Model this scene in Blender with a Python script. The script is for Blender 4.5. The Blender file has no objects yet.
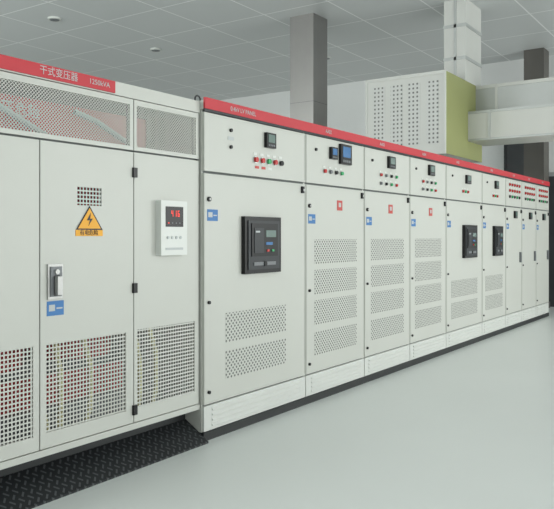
import bpy, math, random
from mathutils import Vector
random.seed(3)
scene = bpy.context.scene
scene.view_settings.view_transform = 'Standard'

# ------------------------------------------------------------ materials
def new_mat(name):
    m = bpy.data.materials.new(name); m.use_nodes = True
    nt = m.node_tree
    return m, nt, nt.nodes['Principled BSDF']

def paint(name, col, rough=0.5, metal=0.0, var=0.04, scale=3.0, spec=0.5, emit=None, es=0.0):
    m, nt, b = new_mat(name)
    tc = nt.nodes.new('ShaderNodeTexCoord')
    n = nt.nodes.new('ShaderNodeTexNoise'); n.inputs['Scale'].default_value = scale
    n.inputs['Detail'].default_value = 4
    nt.links.new(tc.outputs['Object'], n.inputs['Vector'])
    mx = nt.nodes.new('ShaderNodeMix'); mx.data_type = 'RGBA'
    mx.inputs[6].default_value = (*[c*(1-var) for c in col], 1)
    mx.inputs[7].default_value = (*[min(1, c*(1+var)) for c in col], 1)
    nt.links.new(n.outputs['Fac'], mx.inputs[0])
    nt.links.new(mx.outputs[2], b.inputs['Base Color'])
    b.inputs['Roughness'].default_value = rough
    b.inputs['Metallic'].default_value = metal
    b.inputs['Specular IOR Level'].default_value = spec
    if emit:
        b.inputs['Emission Color'].default_value = (*emit, 1)
        b.inputs['Emission Strength'].default_value = es
    return m

def M(nt, op, a, b=None, c=None):
    n = nt.nodes.new('ShaderNodeMath'); n.operation = op
    for i, v in enumerate((a, b, c)):
        if v is None: continue
        if isinstance(v, (int, float)): n.inputs[i].default_value = v
        else: nt.links.new(v, n.inputs[i])
    return n.outputs[0]

def perforated(name, col, pitch, half, diamond, through, axes=('X', 'Z'), hole_shade=0.14):
    m, nt, b = new_mat(name)
    b.inputs['Base Color'].default_value = (*col, 1)
    b.inputs['Roughness'].default_value = 0.5
    tc = nt.nodes.new('ShaderNodeTexCoord')
    sp = nt.nodes.new('ShaderNodeSeparateXYZ')
    nt.links.new(tc.outputs['Object'], sp.inputs[0])
    u = M(nt, 'DIVIDE', sp.outputs[axes[0]], pitch)
    v = M(nt, 'DIVIDE', sp.outputs[axes[1]], pitch)
    if diamond:
        u, v = M(nt, 'ADD', u, v), M(nt, 'SUBTRACT', u, v)
    def inside(t):
        return M(nt, 'LESS_THAN', M(nt, 'ABSOLUTE', M(nt, 'SUBTRACT', M(nt, 'FRACT', t), 0.5)), half)
    mask = M(nt, 'MULTIPLY', inside(u), inside(v))
    if through:
        other = nt.nodes.new('ShaderNodeBsdfTransparent')
    else:
        other = nt.nodes.new('ShaderNodeBsdfDiffuse')
        other.inputs['Color'].default_value = (hole_shade, hole_shade*1.04, hole_shade, 1)  # closed sheet: the dark interior behind the holes is painted in this colour
    ms = nt.nodes.new('ShaderNodeMixShader')
    nt.links.new(mask, ms.inputs[0]); nt.links.new(b.outputs[0], ms.inputs[1])
    nt.links.new(other.outputs[0], ms.inputs[2])
    nt.links.new(ms.outputs[0], nt.nodes['Material Output'].inputs[0])
    return m

CAB = (0.53, 0.54, 0.50)
cab = paint('cabinet_paint', CAB, 0.42, var=0.02)
cab_gap = paint('cabinet_gap_grey', (0.14, 0.155, 0.15), 0.7)  # body grey darkened to paint in the shade between doors
cab_base = paint('cabinet_base_paint', (0.60, 0.615, 0.585), 0.5)
red = paint('red_strip', (0.50, 0.022, 0.035), 0.5)
redlab = paint('red_label', (0.5, 0.05, 0.04), 0.4)
black = paint('black_plastic', (0.010, 0.010, 0.011), 0.35, spec=.3)
dgrey = paint('dark_grey_plastic', (0.035, 0.038, 0.042), 0.4, spec=.3)
mgrey = paint('mid_grey_plastic', (0.16, 0.17, 0.18), 0.4)
white = paint('white_plastic', (0.66, 0.68, 0.65), 0.4)
pale = paint('pale_grey_plastic', (0.45, 0.48, 0.48), 0.4)
blue = paint('blue_sticker', (0.04, 0.17, 0.42), 0.5)
lcdblue = paint('lcd_blue', (0.05, 0.16, 0.36), 0.2)
lcdgreen = paint('lcd_green', (0.14, 0.2, 0.18), 0.2)
yellow = paint('warning_yellow', (0.80, 0.38, 0.02), 0.5)
chrome = paint('chrome', (0.6, 0.6, 0.6), 0.25, metal=1.0)
satin = paint('satin_steel', (0.42, 0.42, 0.41), 0.4, metal=.6)
ledred = paint('indicator_red', (0.5, 0.02, 0.02), 0.25)
ledgreen = paint('indicator_green', (0.03, 0.35, 0.12), 0.25)
glow = paint('red_led_digits', (0.7, 0.04, 0.03), 0.4, emit=(1, 0.06, 0.04), es=0.7)
plinth = paint('black_steel_plinth', (0.012, 0.014, 0.015), 0.5, var=0.3, scale=8)
perf_door = perforated('perforated_door_steel', CAB, 0.040, 0.27, True, False)
perf_open = perforated('perforated_sheet_open', CAB, 0.0235, 0.32, False, True)
perf_top = perforated('perforated_sheet_fine', CAB, 0.0205, 0.34, True, True)
perf_duct = perforated('duct_grille', (0.60, 0.61, 0.59), 0.062, 0.22, False, False, ('Y', 'Z'), .2)

# checker plate
def checker_mat():
    m, nt, b = new_mat('checker_plate_steel')
    b.inputs['Metallic'].default_value = 0.3
    b.inputs['Roughness'].default_value = 0.45
    tc = nt.nodes.new('ShaderNodeTexCoord'); sp = nt.nodes.new('ShaderNodeSeparateXYZ')
    nt.links.new(tc.outputs['Object'], sp.inputs[0])
    u = M(nt, 'DIVIDE', sp.outputs['X'], 0.055); v = M(nt, 'DIVIDE', sp.outputs['Y'], 0.055)
    a, c = M(nt, 'ADD', u, v), M(nt, 'SUBTRACT', u, v)
    def cen(t): return M(nt, 'ABSOLUTE', M(nt, 'SUBTRACT', M(nt, 'FRACT', t), 0.5))
    par = M(nt, 'MODULO', M(nt, 'ABSOLUTE', M(nt, 'ADD', M(nt, 'FLOOR', a), M(nt, 'FLOOR', c))), 2.0)
    p = M(nt, 'MULTIPLY', M(nt, 'LESS_THAN', cen(a), 0.4), M(nt, 'LESS_THAN', cen(c), 0.13))
    q = M(nt, 'MULTIPLY', M(nt, 'LESS_THAN', cen(c), 0.4), M(nt, 'LESS_THAN', cen(a), 0.13))
    h = M(nt, 'ADD', M(nt, 'MULTIPLY', p, par), M(nt, 'MULTIPLY', q, M(nt, 'SUBTRACT', 1.0, par)))
    mx = nt.nodes.new('ShaderNodeMix'); mx.data_type = 'RGBA'
    mx.inputs[6].default_value = (0.014, 0.016, 0.018, 1); mx.inputs[7].default_value = (0.08, 0.085, 0.09, 1)
    nt.links.new(h, mx.inputs[0]); nt.links.new(mx.outputs[2], b.inputs['Base Color'])
    bp = nt.nodes.new('ShaderNodeBump'); bp.inputs['Distance'].default_value = 0.004
    nt.links.new(h, bp.inputs['Height']); nt.links.new(bp.outputs[0], b.inputs['Normal'])
    return m
checker = checker_mat()

# ------------------------------------------------------------ mesh builder
class MB:
    def __init__(s, name): s.name = name; s.v = []; s.f = []; s.mi = []; s.mats = []
    def _m(s, mat):
        if mat not in s.mats: s.mats.append(mat)
        return s.mats.index(mat)
    def poly(s, mat, verts, faces):
        k = s._m(mat); o = len(s.v)
        s.v += [tuple(p) for p in verts]
        for f in faces: s.f.append([i+o for i in f]); s.mi.append(k)
    def box(s, mat, x0, x1, y0, y1, z0, z1):
        vs = [(x, y, z) for x in (x0, x1) for y in (y0, y1) for z in (z0, z1)]
        s.poly(mat, vs, [(0,1,3,2),(4,6,7,5),(0,4,5,1),(2,3,7,6),(0,2,6,4),(1,5,7,3)])
    def cyl(s, mat, c, r, h, axis='Y', n=16, r2=None):
        r2 = r if r2 is None else r2
        vs = []
        for t, rr in ((0, r), (h, r2)):
            for i in range(n):
                a = 2*math.pi*i/n; p, q = rr*math.cos(a), rr*math.sin(a)
                vs.append({'Y': (c[0]+p, c[1]+t, c[2]+q), 'Z': (c[0]+p, c[1]+q, c[2]+t), 'X': (c[0]+t, c[1]+p, c[2]+q)}[axis])
        fs = [(i, (i+1) % n, n+(i+1) % n, n+i) for i in range(n)]
        fs += [tuple(range(n))[::-1], tuple(range(n, 2*n))]
        s.poly(mat, vs, fs)
    def tube(s, mat, pts, r, n=8):
        pts = [Vector(p) for p in pts]; rings = []
        for i, p in enumerate(pts):
            d = (pts[min(i+1, len(pts)-1)] - pts[max(i-1, 0)]).normalized()
            a = d.orthogonal().normalized() if i == 0 else (pa - d*pa.dot(d)).normalized()
            pa = a; b = d.cross(a)
            rings.append([p + r*(math.cos(2*math.pi*k/n)*a + math.sin(2*math.pi*k/n)*b) for k in range(n)])
        vs = [q for R in rings for q in R]
        fs = [(i*n+k, i*n+(k+1) % n, (i+1)*n+(k+1) % n, (i+1)*n+k) for i in range(len(pts)-1) for k in range(n)]
        fs += [tuple(range(n))[::-1], tuple(range((len(pts)-1)*n, len(pts)*n))]
        s.poly(mat, vs, fs)
    def build(s, parent=None):
        me = bpy.data.meshes.new(s.name); me.from_pydata(s.v, [], s.f)
        for m in s.mats: me.materials.append(m)
        for i, p in enumerate(me.polygons): p.material_index = s.mi[i]
        me.update()
        ob = bpy.data.objects.new(s.name, me); scene.collection.objects.link(ob)
        if parent: ob.parent = parent
        return ob

def text(name, body, loc, size, mat, parent):
    cu = bpy.data.curves.new(name, 'FONT'); cu.body = body; cu.size = size
    cu.extrude = 0.0005; cu.materials.append(mat); cu.align_y = 'CENTER'
    ob = bpy.data.objects.new(name, cu); ob.location = loc
    ob.rotation_euler = (math.pi/2, 0, 0); scene.collection.objects.link(ob); ob.parent = parent
    return ob

# ------------------------------------------------------------ switchgear
def acb(b, x0, x1, z0, z1):
    b.box(black, x0, x1, -0.035, 0, z0, z1)
    w, h = x1-x0, z1-z0
    b.box(dgrey, x0+.07*w, x1-.07*w, -0.043, -0.035, z0+.07*h, z1-.07*h)
    b.box(black, x0+.14*w, x1-.14*w, -0.05, -0.043, z0+.30*h, z1-.12*h)
    b.box(lcdgreen, x0+.52*w, x0+.80*w, -0.052, -0.05, z0+.64*h, z0+.76*h)
    b.box(dgrey, x0+.20*w, x0+.45*w, -0.054, -0.05, z0+.36*h, z0+.8*h)
    b.box(pale, x0+.23*w, x0+.34*w, -0.055, -0.054, z0+.72*h, z0+.75*h)
    b.box(lcdblue, x0+.52*w, x0+.70*w, -0.053, -0.05, z0+.50*h, z0+.55*h)
    b.box(ledred, x0+.54*w, x0+.60*w, -0.056, -0.05, z0+.38*h, z0+.42*h)
    b.box(ledgreen, x0+.68*w, x0+.74*w, -0.056, -0.05, z0+.38*h, z0+.42*h)
    b.box(mgrey, x0+.2*w, x0+.8*w, -0.05, -0.043, z0+.14*h, z0+.20*h)
    b.cyl(black, (x0+.5*w, -0.056, z0+.17*h), 0.02, 0.01)

def meter(b, x0, x1, z0, z1, scr):
    b.box(black, x0, x1, -0.028, 0, z0, z1)
    w, h = x1-x0, z1-z0
    b.box(scr, x0+.15*w, x1-.15*w, -0.031, -0.028, z0+.35*h, z1-.12*h)
    for i in range(4):
        b.box(mgrey, x0+(.16+.18*i)*w, x0+(.28+.18*i)*w, -0.031, -0.028, z0+.1*h, z0+.22*h)

def lamp(b, x, z, mat, r=0.017):
    b.cyl(chrome, (x, -0.008, z), r*1.25, 0.008, n=14)
    b.cyl(mat, (x, -0.024, z), r, 0.016, n=14, r2=r)
    b.box(white, x-r*1.1, x+r*1.1, -0.003, 0, z+r*1.8, z+r*2.7)

D = 1.0
def cabinet(name, s0, s1, kind):
    b = MB(name); g = 0.007; w = s1-s0
    b.box(plinth, s0, s1, -0.004, D, 0, 0.06)
    b.box(cab_gap, s0+.002, s1-.002, 0.02, D-.01, 0.06, 2.28)
    b.box(cab, s0+.001, s0+.012, 0.018, D, 0.06, 2.28); b.box(cab, s1-.012, s1-.001, 0.018, D, 0.06, 2.28)
    b.box(cab, s0+.001, s1-.001, D-.012, D, 0.06, 2.28); b.box(cab, s0, s1, 0.0, D, 2.28, 2.34)
    b.box(cab_base, s0+g, s1-g, 0.0, 0.02, 0.065, 0.238)
    for i in range(4):
        z = 0.09 + i*0.036
        b.poly(cab_base, [(s0+.09, 0, z), (s1-.09, 0, z), (s1-.09, -.012, z+.004), (s0+.09, -.012, z+.004),
                          (s0+.09, 0, z+.022), (s1-.09, 0, z+.022)],
               [(0, 1, 2, 3), (3, 2, 5, 4), (0, 3, 4), (1, 5, 2)])
    b.box(cab, s0+g, s1-g, 0.0, 0.02, 0.25, 1.841)
    b.box(cab, s0+g, s1-g, 0.0, 0.02, 1.859, 2.262)
    b.box(red, s0, s1, -0.016, 0.0, 2.285, 2.362)
    b.box(dgrey, s0, s1, -0.010, 0.0, 2.268, 2.285)  # dark strip put in for the shadow gap below the red strip
    for (z0, z1) in ((0.25, 1.841), (1.859, 2.262)):
        b.box(cab, s0+g, s0+g+.012, -.003, 0, z0, z1); b.box(cab, s1-g-.012, s1-g, -.003, 0, z0, z1)
        b.box(cab, s0+g+.012, s1-g-.012, -.003, 0, z1-.012, z1); b.box(cab, s0+g+.012, s1-g-.012, -.003, 0, z0, z0+.012)
    b.box(black, s1-.075, s1-.045, -.018, 0, 1.765, 1.82)
    b.cyl(chrome, (s1-.06, -.024, 1.79), .010, .006)
    b.cyl(black, (s0+.055, -.014, 1.665), .017, .014); b.cyl(satin, (s0+.055, -.018, 1.665), .008, .004)
    b.cyl(black, (s0+.055, -.014, .95), .012, .014); b.cyl(black, (s0+.055, -.014, .33), .012, .014)
    b.box(blue, s0+.04, s0+.155, -.002, 0, 1.515, 1.595)
    b.box(pale, s0+.05, s0+.095, -.003, -.002, 1.54, 1.575)
    b.box(pale, s0+.105, s0+.145, -.003, -.002, 1.55, 1.558)
    for x in (s0+.08, s1-.08):
        pts = [(x+.028*math.cos(a), .12, 2.37+.028*math.sin(a)) for a in [i*math.pi/6-math.pi/2 for i in range(13)]]
        b.tube(dgrey, pts, .006, 6)
        b.cyl(dgrey, (x, .12, 2.338), .02, .01, 'Z')
    rows = [(.39, .59), (.65, .86)]
    if kind in ('vent',): rows += [(.91, 1.12), (1.17, 1.38)]
    mx0, mx1 = (s0+.245, s1-.30) if kind == 'acb_a' else (s0+.13*w, s1-.15*w)
    if kind != 'cap':
        for z0, z1 in rows: b.box(perf_door, mx0, mx1, -.0015, 0, z0, z1)
    if kind == 'acb_a':
        acb(b, s0+.43, s0+.90, 1.13, 1.555)
        meter(b, s0+.72, s0+.845, 2.09, 2.205, lcdgreen)
        b.box(pale, s0+.27, s0+.34, -.002, 0, 2.10, 2.125)
        b.cyl(black, (s0+.30, -.014, 2.17), .013, .014); b.cyl(black, (s0+.30, -.014, 2.05), .013, .014)
        for i, mt in enumerate((ledred, ledred, ledgreen, ledred, black)): lamp(b, s0+.60+.085*i, 1.985, mt, .02)
        for i in range(3): b.box(redlab if i < 2 else white, s0+.60+.085*i, s0+.65+.085*i, -.003, 0, 1.92, 1.94)
    elif kind == 'acb_b':
        acb(b, s0+.42*w, s0+.78*w, 1.13, 1.55)
        meter(b, s0+.5*w, s0+.62*w, 2.08, 2.19, lcdgreen)
        b.cyl(black, (s0+.2, -.014, 2.15), .013, .014)
        for i, mt in enumerate((ledred, ledgreen, ledred)): lamp(b, s0+.42*w+.09*i, 1.975, mt)
    elif kind == 'vent':
        b.box(redlab, s0+.5*w, s0+.59*w, -.003, 0, 1.64, 1.73)
        b.box(pale, s0+.525*w, s0+.565*w, -.004, -.003, 1.67, 1.71)
        b.cyl(black, (s0+.16, -.014, 2.15), .013, .014)
        if s0 < 5.5:
            meter(b, s0+.39, s0+.50, 2.09, 2.195, lcdblue); meter(b, s0+.56, s0+.76, 2.06, 2.24, lcdblue)
            for i in range(4): lamp(b, s0+.30+.10*i, 1.975, (ledred, mgrey, black, ledgreen)[i])
        else:
            meter(b, s0+.5, s0+.65, 2.10, 2.22, lcdgreen)
            for j in range(2):
                for i in range(4): lamp(b, s0+.34+.12*i, 2.02-.085*j, (ledred, mgrey, black, ledgreen)[(i+j) % 4], .015)
    elif kind == 'cap':
        for j in range(3):
            for i in range(5): lamp(b, s0+.17+.125*i, 2.18-.09*j, ledred if j < 2 else (black, ledgreen)[i % 2], .02)
        meter(b, s0+.40, s0+.52, 1.68, 1.79, lcdgreen)
        b.box(mgrey, s1-.14, s1-.10, -.03, 0, 1.0, 1.16)
    return b.build()

edges = [3.79, 5.11, 6.17, 7.23, 8.29, 9.61, 10.67, 11.51, 12.35, 13.19]
kinds = ['acb_a', 'vent', 'vent', 'vent', 'acb_b', 'acb_b', 'cap', 'cap', 'cap']
for i, k in enumerate(kinds):
    ob = cabinet('switchgear_cabinet', edges[i], edges[i+1], k)
    text('fascia_text', '0.4kV LV PANEL' if i == 0 else 'AA%02d' % (i+1), (edges[i]+(.28 if i == 0 else .3), -0.0175, 2.322), .045, pale, ob)

# ------------------------------------------------------------ transformer enclosure
Y = 0.03
b = MB('transformer_enclosure')
def panel(x0, x1, z0, z1, ops):
    z = z0
    for (a, c, p, q, mat) in sorted(ops, key=lambda o: o[2]):
        b.box(cab, x0, x1, Y, Y+.02, z, p)
        b.box(cab, x0, a, Y, Y+.02, p, q); b.box(cab, c, x1, Y, Y+.02, p, q)
        b.poly(mat, [(a, Y+.004, p), (c, Y+.004, p), (c, Y+.004, q), (a, Y+.004, q)], [(0, 1, 2, 3)])
        z = q
    b.box(cab, x0, x1, Y, Y+.02, z, z1)
XL, XR = 1.30, 3.785
DE = 1.5
panel(1.62, 2.468, .262, 1.925, [(1.66, 2.43, .34, .825, perf_open)])
panel(2.476, 3.160, .262, 1.925, [(2.512, 3.10, .345, .825, perf_open), (2.724, 2.905, 1.585, 1.69, perf_open)])
panel(3.168, 3.775, .262, 1.925, [(3.19, 3.735, .35, .83, perf_open)])
panel(XL+.01, 1.612, .262, 1.925, [])
panel(XL+.01, 3.160, 1.937, 2.25, [(1.66, 3.13, 1.962, 2.215, perf_top)])
panel(3.168, 3.775, 1.937, 2.25, [(3.19, 3.745, 1.962, 2.215, perf_top)])
for x in (XL+.0, 1.60, 2.455, 3.147, 3.757):
    b.box(cab_gap, x+.002, x+.026, Y+.021, Y+.05, .24, 1.93 if x == 2.455 else 2.26)
b.box(cab_gap, XL, XR, Y+.021, Y+.05, 1.915, 1.947)
b.box(cab, XL, XR, Y-.002, Y+.06, 2.255, 2.335)
b.box(cab, XL, XR, Y, Y+.05, .22, .256)
b.box(cab, XL, XL+.01, Y+.05, DE, .22, 2.335); b.box(cab, XR-.01, XR, Y+.05, DE, .22, 2.335)
b.box(cab, XL, XR, DE-.01, DE, .22, 2.335)
b.box(cab_gap, XL, XR, Y+.05, DE, .20, .22)
b.poly(perf_open, [(XL, Y+.05, 2.33), (XR, Y+.05, 2.33), (XR, DE, 2.33), (XL, DE, 2.33)], [(0, 1, 2, 3)])
b.box(plinth, XL, XR, .16, DE, 0, .20)
b.box(red, XL, 3.002, Y-.012, Y-.002, 2.262, 2.332)
for z in (.34, 1.09, 1.80):
    b.box(black, 3.150, 3.182, Y-.016, Y, z-.03, z+.03)
    b.box(black, 1.60, 1.63, Y-.016, Y, z-.03, z+.03)
b.box(satin, 2.517, 2.617, Y-.012, Y, 1.065, 1.257)
b.box(mgrey, 2.53, 2.604, Y-.02, Y-.012, 1.08, 1.243)
b.box(satin, 2.552, 2.582, Y-.05, Y-.02, 1.09, 1.19)
b.box(black, 2.548, 2.586, Y-.022, Y-.0201, 1.085, 1.195)
b.cyl(satin, (2.567, Y-.03, 1.215), .014, .01)
b.box(blue, 2.517, 2.63, Y-.002, Y, .975, 1.055)
b.box(pale, 2.53, 2.57, Y-.003, Y-.002, 1.0, 1.035)
b.box(pale, 2.58, 2.62, Y-.003, Y-.002, 1.01, 1.018)
cx = 2.812
b.poly(black, [(cx-.1, Y-.003, 1.445), (cx+.1, Y-.003, 1.445), (cx, Y-.003, 1.585)], [(0, 1, 2)])
b.poly(yellow, [(cx-.084, Y-.0045, 1.453), (cx+.084, Y-.0045, 1.453), (cx, Y-.0045, 1.571)], [(0, 1, 2)])
b.box(yellow, cx-.1, cx+.1, Y-.003, Y, 1.41, 1.445)
b.poly(black, [(cx+.008, Y-.006, 1.545), (cx-.022, Y-.006, 1.50), (cx+.0, Y-.006, 1.50), (cx-.012, Y-.006, 1.465),
               (cx+.022, Y-.006, 1.51), (cx+.003, Y-.006, 1.51)], [(0, 1, 2, 5), (2, 3, 4, 5)])
# temperature controller
b.box(white, 3.359, 3.606, Y-.045, Y, 1.286, 1.638)
b.box(black, 3.40, 3.565, Y-.048, Y-.045, 1.47, 1.60)
segs = {'8': 'abcdefg', '4': 'bcfg', '1': 'bc', '6': 'acdefg'}
sw, sh, tk = .017, .040, .0045
for i, dgt in enumerate('416'):
    x = 3.45+.030*i; z = 1.535
    R = {'a': (0, sw, sh-tk, sh), 'd': (0, sw, 0, tk), 'g': (0, sw, sh/2-tk/2, sh/2+tk/2), 'f': (0, tk, sh/2, sh),
         'e': (0, tk, 0, sh/2), 'b': (sw-tk, sw, sh/2, sh), 'c': (sw-tk, sw, 0, sh/2)}
    for s_ in segs[dgt]:
        a, c, p, q = R[s_]; b.box(glow, x+a, x+c, -.020, -.0182, z+p, z+q)
for i in range(4): b.box(glow if i == 0 else mgrey, 3.42+.035*i, 3.430+.035*i, -.020, -.0185, 1.49, 1.498)
for i in range(4): b.cyl(pale, (3.42+.04*i, Y-.05, 1.40), .01, .006)
b.box(pale, 3.40, 3.565, Y-.047, Y-.045, 1.32, 1.335)
enc = b.build()
text('fascia_text', '干式变压器', (2.46, Y-.0135, 2.298), .052, pale, enc)
text('fascia_text_kva', '1250kVA', (2.80, Y-.0135, 2.298), .042, pale, enc)
text('sign_caption', '有电危险', (cx-.072, Y-.0045, 1.427), .034, black, enc)

epoxy = paint('red_epoxy_coil', (0.50, 0.03, 0.03), 0.35)
core = paint('core_steel', (0.10, 0.10, 0.11), 0.5)
cable = paint('yellow_cable', (0.75, 0.7, 0.35), 0.5)
t = MB('dry_type_transformer')
for x in (1.80, 2.52, 3.24):
    t.cyl(epoxy, (x, .75, .62), .30, 1.12, 'Z', 32)
    t.cyl(core, (x, .75, .55), .22, 1.3, 'Z', 24)
    t.box(white, x-.1, x+.1, .43, .447, 1.1, 1.3)
t.box(core, 1.55, 3.49, .60, .90, .42, .60); t.box(core, 1.55, 3.49, .60, .90, 1.80, 1.98)
t.box(epoxy, 1.50, 3.54, .30, .36, 2.0, 2.20); t.box(epoxy, 1.50, 3.54, .52, .58, .36, .54)  # upper red bar stands in for the reflection of a lettered banner
t.box(epoxy, 1.50, 1.54, .30, .90, 1.80, 2.02); t.box(epoxy, 3.50, 3.54, .30, .90, 1.80, 2.02)
t.box(core, 1.5, 3.54, .45, 1.05, .22, .36)
for x, dx in ((2.68, .05), (2.86, .1), (2.62, -.03), (3.3, .06), (3.42, .1), (2.05, .1), (2.2, .05)):
    t.tube(cable, [(x+dx*math.sin(k*.9), .14+.02*k, .222+.2*k) for k in range(6)], .016)
# flexible busbar links sweeping across the red banner bar
for x in (1.75, 2.45, 3.15):
    t.tube(pale, [(x-.25, .26, 2.16), (x-.1, .24, 2.12), (x+.1, .24, 2.04), (x+.28, .26, 1.98), (x+.3, .45, 1.75)], .018)
tr = t.build(); tr.parent = enc
text('banner_lettering', '高压危险  高压危险', (1.95, .297, 2.12), .085, pale, enc)

c = MB('checker_plate_ramp')
c.poly(checker, [(.6, -.05, .0), (3.785, -.05, .0), (3.785, -.05, .012), (.6, -.05, .012),
                 (3.785, .155, .135), (.6, .155, .135), (3.785, .155, 0), (.6, .155, 0)],
       [(0, 1, 2, 3), (3, 2, 4, 5), (5, 4, 6, 7), (0, 3, 5, 7), (1, 6, 4, 2), (0, 7, 6, 1)])
c.build()

# ------------------------------------------------------------ ducts
duct = paint('duct_galvanised_white', (0.60, 0.61, 0.58), 0.5)
ductg = paint('duct_steel', (0.45, 0.47, 0.46), 0.45, metal=.3)
olive = paint('duct_yellow_green', (0.30, 0.32, 0.13), 0.6)
H = 5.03
d = MB('bus_duct_assembly')
X1, X2, Y0, Y1, Z0, Z1 = 9.81, 11.40, .60, 1.856, 2.59, 3.77
d.box(duct, X1+.002, X2, Y0+.002, Y1, Z0, Z1)
d.box(olive, X1+.03, X2, Y0-.002, Y0+.002, Z0, Z1)
d.box(duct, X1-.01, X1+.03, Y0-.006, Y1+.006, Z1-.04, Z1+.006); d.box(duct, X1-.01, X1+.03, Y0-.006, Y1+.006, Z0-.006, Z0+.04)
d.box(duct, X1-.01, X1+.03, Y0-.006, Y0+.03, Z0+.04, Z1-.04); d.box(duct, X1-.01, X1+.03, Y1-.03, Y1+.006, Z0+.04, Z1-.04)
for k in range(4):
    ya = Y0+.10+k*.28; d.box(perf_duct, X1-.002, X1+.002, ya, ya+.186, Z0+.15, Z1-.13)
d.box(duct, 10.2, 11.2, .75, 1.6, 2.42, Z0)
d.box(duct, 10.75, 11.5, -5.0, Y0-.002, 2.86, 3.31)
d.box(ductg, 11.10, 11.6, -5.0, Y0-.002, 3.31, 3.76)
d.box(ductg, 10.74, 10.75, -5, Y0-.01, 3.27, 3.31); d.box(ductg, 10.74, 10.75, -5, Y0-.01, 2.86, 2.89)
d.box(duct, 11.09, 11.10, -5, Y0-.01, 3.71, 3.76)
for yy in (.25, -.75, -1.75, -2.75):
    d.box(ductg, 10.735, 10.75, yy, yy+.04, 2.86, 3.31); d.box(duct, 11.085, 11.10, yy, yy+.04, 3.31, 3.76)
for yy in (-1.8, -3.9):
    for xx in (10.8, 11.55): d.cyl(ductg, (xx, yy, 3.3), .01, H-3.3, 'Z')
d.box(duct, 10.64, 11.36, .60, .94, Z1, H)
d.box(ductg, 10.63, 10.64, .74, .78, Z1, H)
for z in (4.1, 4.6): d.box(ductg, 10.63, 11.37, .59, .95, z, z+.05)
d.build()

# ------------------------------------------------------------ columns
steel = paint('brushed_column_cladding', (0.37, 0.36, 0.35), 0.30, metal=.85, scale=6)
dark = paint('dark_column_paint', (0.10, 0.095, 0.085), 0.6)
def column(x, y, a, mat, name):
    k = MB(name); h = a/2
    k.box(mat, x-h, x+h, y-h, y+h, 0, H)
    k.box(mat, x-h-.02, x+h+.02, y-h-.02, y+h+.02, 0, .12)
    for zz in (1.2, 2.4, 3.6): k.box(cab_gap, x-h-.001, x+h+.001, y-h-.001, y+h+.001, zz, zz+.006)
    k.build()
column(10.2, 3.12, .45, steel, 'column')
column(14.5, .55, .38, dark, 'column')

# ------------------------------------------------------------ room
def floor_mat():
    m, nt, b = new_mat('epoxy_floor')
    tc = nt.nodes.new('ShaderNodeTexCoord')
    n = nt.nodes.new('ShaderNodeTexNoise'); n.inputs['Scale'].default_value = .6; n.inputs['Detail'].default_value = 3
    nt.links.new(tc.outputs['Object'], n.inputs['Vector'])
    mx = nt.nodes.new('ShaderNodeMix'); mx.data_type = 'RGBA'
    mx.inputs[6].default_value = (0.68, 0.715, 0.695, 1); mx.inputs[7].default_value = (0.74, 0.775, 0.755, 1)
    nt.links.new(n.outputs['Fac'], mx.inputs[0]); nt.links.new(mx.outputs[2], b.inputs['Base Color'])
    b.inputs['Roughness'].default_value = .36
    return m
def ceil_mat():
    m, nt, b = new_mat('ceiling_panels')
    tc = nt.nodes.new('ShaderNodeTexCoord'); sp = nt.nodes.new('ShaderNodeSeparateXYZ')
    nt.links.new(tc.outputs['Object'], sp.inputs[0])
    def line(ax, p, w):
        t = M(nt, 'FRACT', M(nt, 'DIVIDE', sp.outputs[ax], p))
        return M(nt, 'LESS_THAN', t, w/p)
    l = M(nt, 'MAXIMUM', line('X', 1.2, .025), line('Y', 1.2, .025))
    mx = nt.nodes.new('ShaderNodeMix'); mx.data_type = 'RGBA'
    mx.inputs[6].default_value = (0.60, 0.62, 0.62, 1); mx.inputs[7].default_value = (0.88, 0.89, 0.89, 1)
    nt.links.new(l, mx.inputs[0]); nt.links.new(mx.outputs[2], b.inputs['Base Color'])
    b.inputs['Roughness'].default_value = .4
    return m
wallm = paint('wall_plaster', (0.80, 0.82, 0.81), 0.7, scale=1.0)
RX0, RX1, RY0, RY1 = -5.0, 15.0, -8.0, 12.0
def slab(name, mat, *a):
    k = MB(name); k.box(mat, *a); return k.build()
slab('floor', floor_mat(), RX0-.2, RX1+.2, RY0-.2, RY1+.2, -.1, 0)
slab('ceiling', ceil_mat(), RX0-.2, RX1+.2, RY0-.2, RY1+.2, H, H+.1)
slab('wall_back', wallm, RX0-.2, RX1+.2, RY1, RY1+.2, 0, H)
slab('wall_right', wallm, RX1, RX1+.2, RY0, RY1, 0, H)
frame = paint('window_aluminium', (0.5, 0.52, 0.52), .4, metal=.4)
nwin = 0
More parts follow.
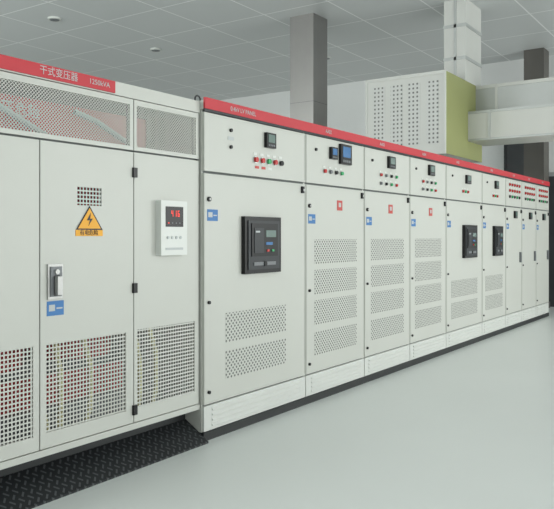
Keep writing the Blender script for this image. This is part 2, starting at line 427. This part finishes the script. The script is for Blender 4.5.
def window_wall(name, axis, pos, sgn, lo_, hi_, wins, energy):
    global nwin
    p0, p1 = sorted((pos, pos-sgn*.2)); f0, f1 = sorted((pos-sgn*.07, pos-sgn*.13))
    def bx(k, mat, a, c, q0, q1, z0, z1):
        if axis == 'X': k.box(mat, a, c, q0, q1, z0, z1)
        else: k.box(mat, q0, q1, a, c, z0, z1)
    k = MB(name)
    bx(k, wallm, lo_, hi_, p0, p1, 0, .9); bx(k, wallm, lo_, hi_, p0, p1, 3.9, H)
    xs = [lo_] + [q for w_ in wins for q in w_] + [hi_]
    for i in range(0, len(xs), 2): bx(k, wallm, xs[i], xs[i+1], p0, p1, .9, 3.9)
    k.build()
    for i, (a, c2) in enumerate(wins):
        nwin += 1
        k = MB('window_%d' % nwin)
        for (p, q) in ((a, a+.06), ((a+c2)/2-.03, (a+c2)/2+.03), (c2-.06, c2)): bx(k, frame, p, q, f0, f1, .9, 3.9)
        for (p, q) in ((.9, .96), (2.9, 2.95), (3.84, 3.9)): bx(k, frame, a, c2, f0, f1, p, q)
        k.build()
        L = bpy.data.lights.new('window_daylight', 'AREA'); L.shape = 'RECTANGLE'; L.size = c2-a-.1; L.size_y = 2.9
        L.energy = energy[i]; L.color = (.98, 1.0, .98)
        o = bpy.data.objects.new('window_daylight', L)
        m_ = (a+c2)/2
        o.location = (m_, pos-sgn*.25, 2.4) if axis == 'X' else (pos-sgn*.25, m_, 2.4)
        dr = Vector((0, sgn, 0)) if axis == 'X' else Vector((sgn, 0, 0))
        o.rotation_euler = dr.to_track_quat('-Z', 'Y').to_euler()
        scene.collection.objects.link(o)
window_wall('wall_front', 'X', RY0, 1, RX0, RX1, [(-3.5, 0.0), (1.0, 4.5), (5.5, 9.0), (10.0, 13.5)], [85, 105, 160, 310])
window_wall('wall_left', 'Y', RX0, 1, RY0, RY1, [(1.5, 5.0), (6.5, 10.0)], [400, 400])  # unseen windows, added to light the back area and ceiling
# far wall door and dark window
doorm = paint('dark_door', (0.05, 0.055, 0.06), .5)
k = MB('door_1')
k.box(doorm, RX1-.06, RX1-.001, -1.6, .44, 0, 2.6); k.box(dgrey, RX1-.075, RX1-.06, -.62, -.58, 0.02, 2.55)
k.box(chrome, RX1-.12, RX1-.075, -.52, -.50, .95, 1.2); k.box(frame, RX1-.08, RX1-.001, -1.66, .50, 2.6, 2.68)
k.build()
k = MB('window_%d' % (nwin+1))
k.box(doorm, RX1-.03, RX1-.001, .82, 1.28, .9, 3.3)
for p, q in ((.78, .82), (1.28, 1.32)): k.box(dgrey, RX1-.05, RX1-.001, p, q, .86, 3.34)
k.box(dgrey, RX1-.05, RX1-.001, .82, 1.28, 3.3, 3.34); k.box(dgrey, RX1-.05, RX1-.001, .82, 1.28, .86, .9)
k.build()
for x, y in ((5.4, 4.2), (7.8, 6.6), (10.2, 6.6), (7.8, 1.8), (12.6, 4.2)):
    k = MB('ceiling_downlight'); k.cyl(white, (x, y, H-.03), .11, .03, 'Z', 20); k.cyl(mgrey, (x, y, H-.034), .08, .004, 'Z', 20); k.build()

# ------------------------------------------------------------ world, camera
w = bpy.data.worlds.new('world'); scene.world = w; w.use_nodes = True
w.node_tree.nodes['Background'].inputs[0].default_value = (.84, .89, .9, 1)
w.node_tree.nodes['Background'].inputs[1].default_value = 1.0
cam = bpy.data.cameras.new('camera'); co = bpy.data.objects.new('camera', cam); scene.collection.objects.link(co)
cam.lens = 36*720/554; cam.sensor_width = 36; cam.shift_y = -18.5/554
co.location = (0, -3.195, 1.41)
th = math.atan(491/720)
co.rotation_euler = (math.pi/2, 0, th - math.pi/2)
scene.camera = co
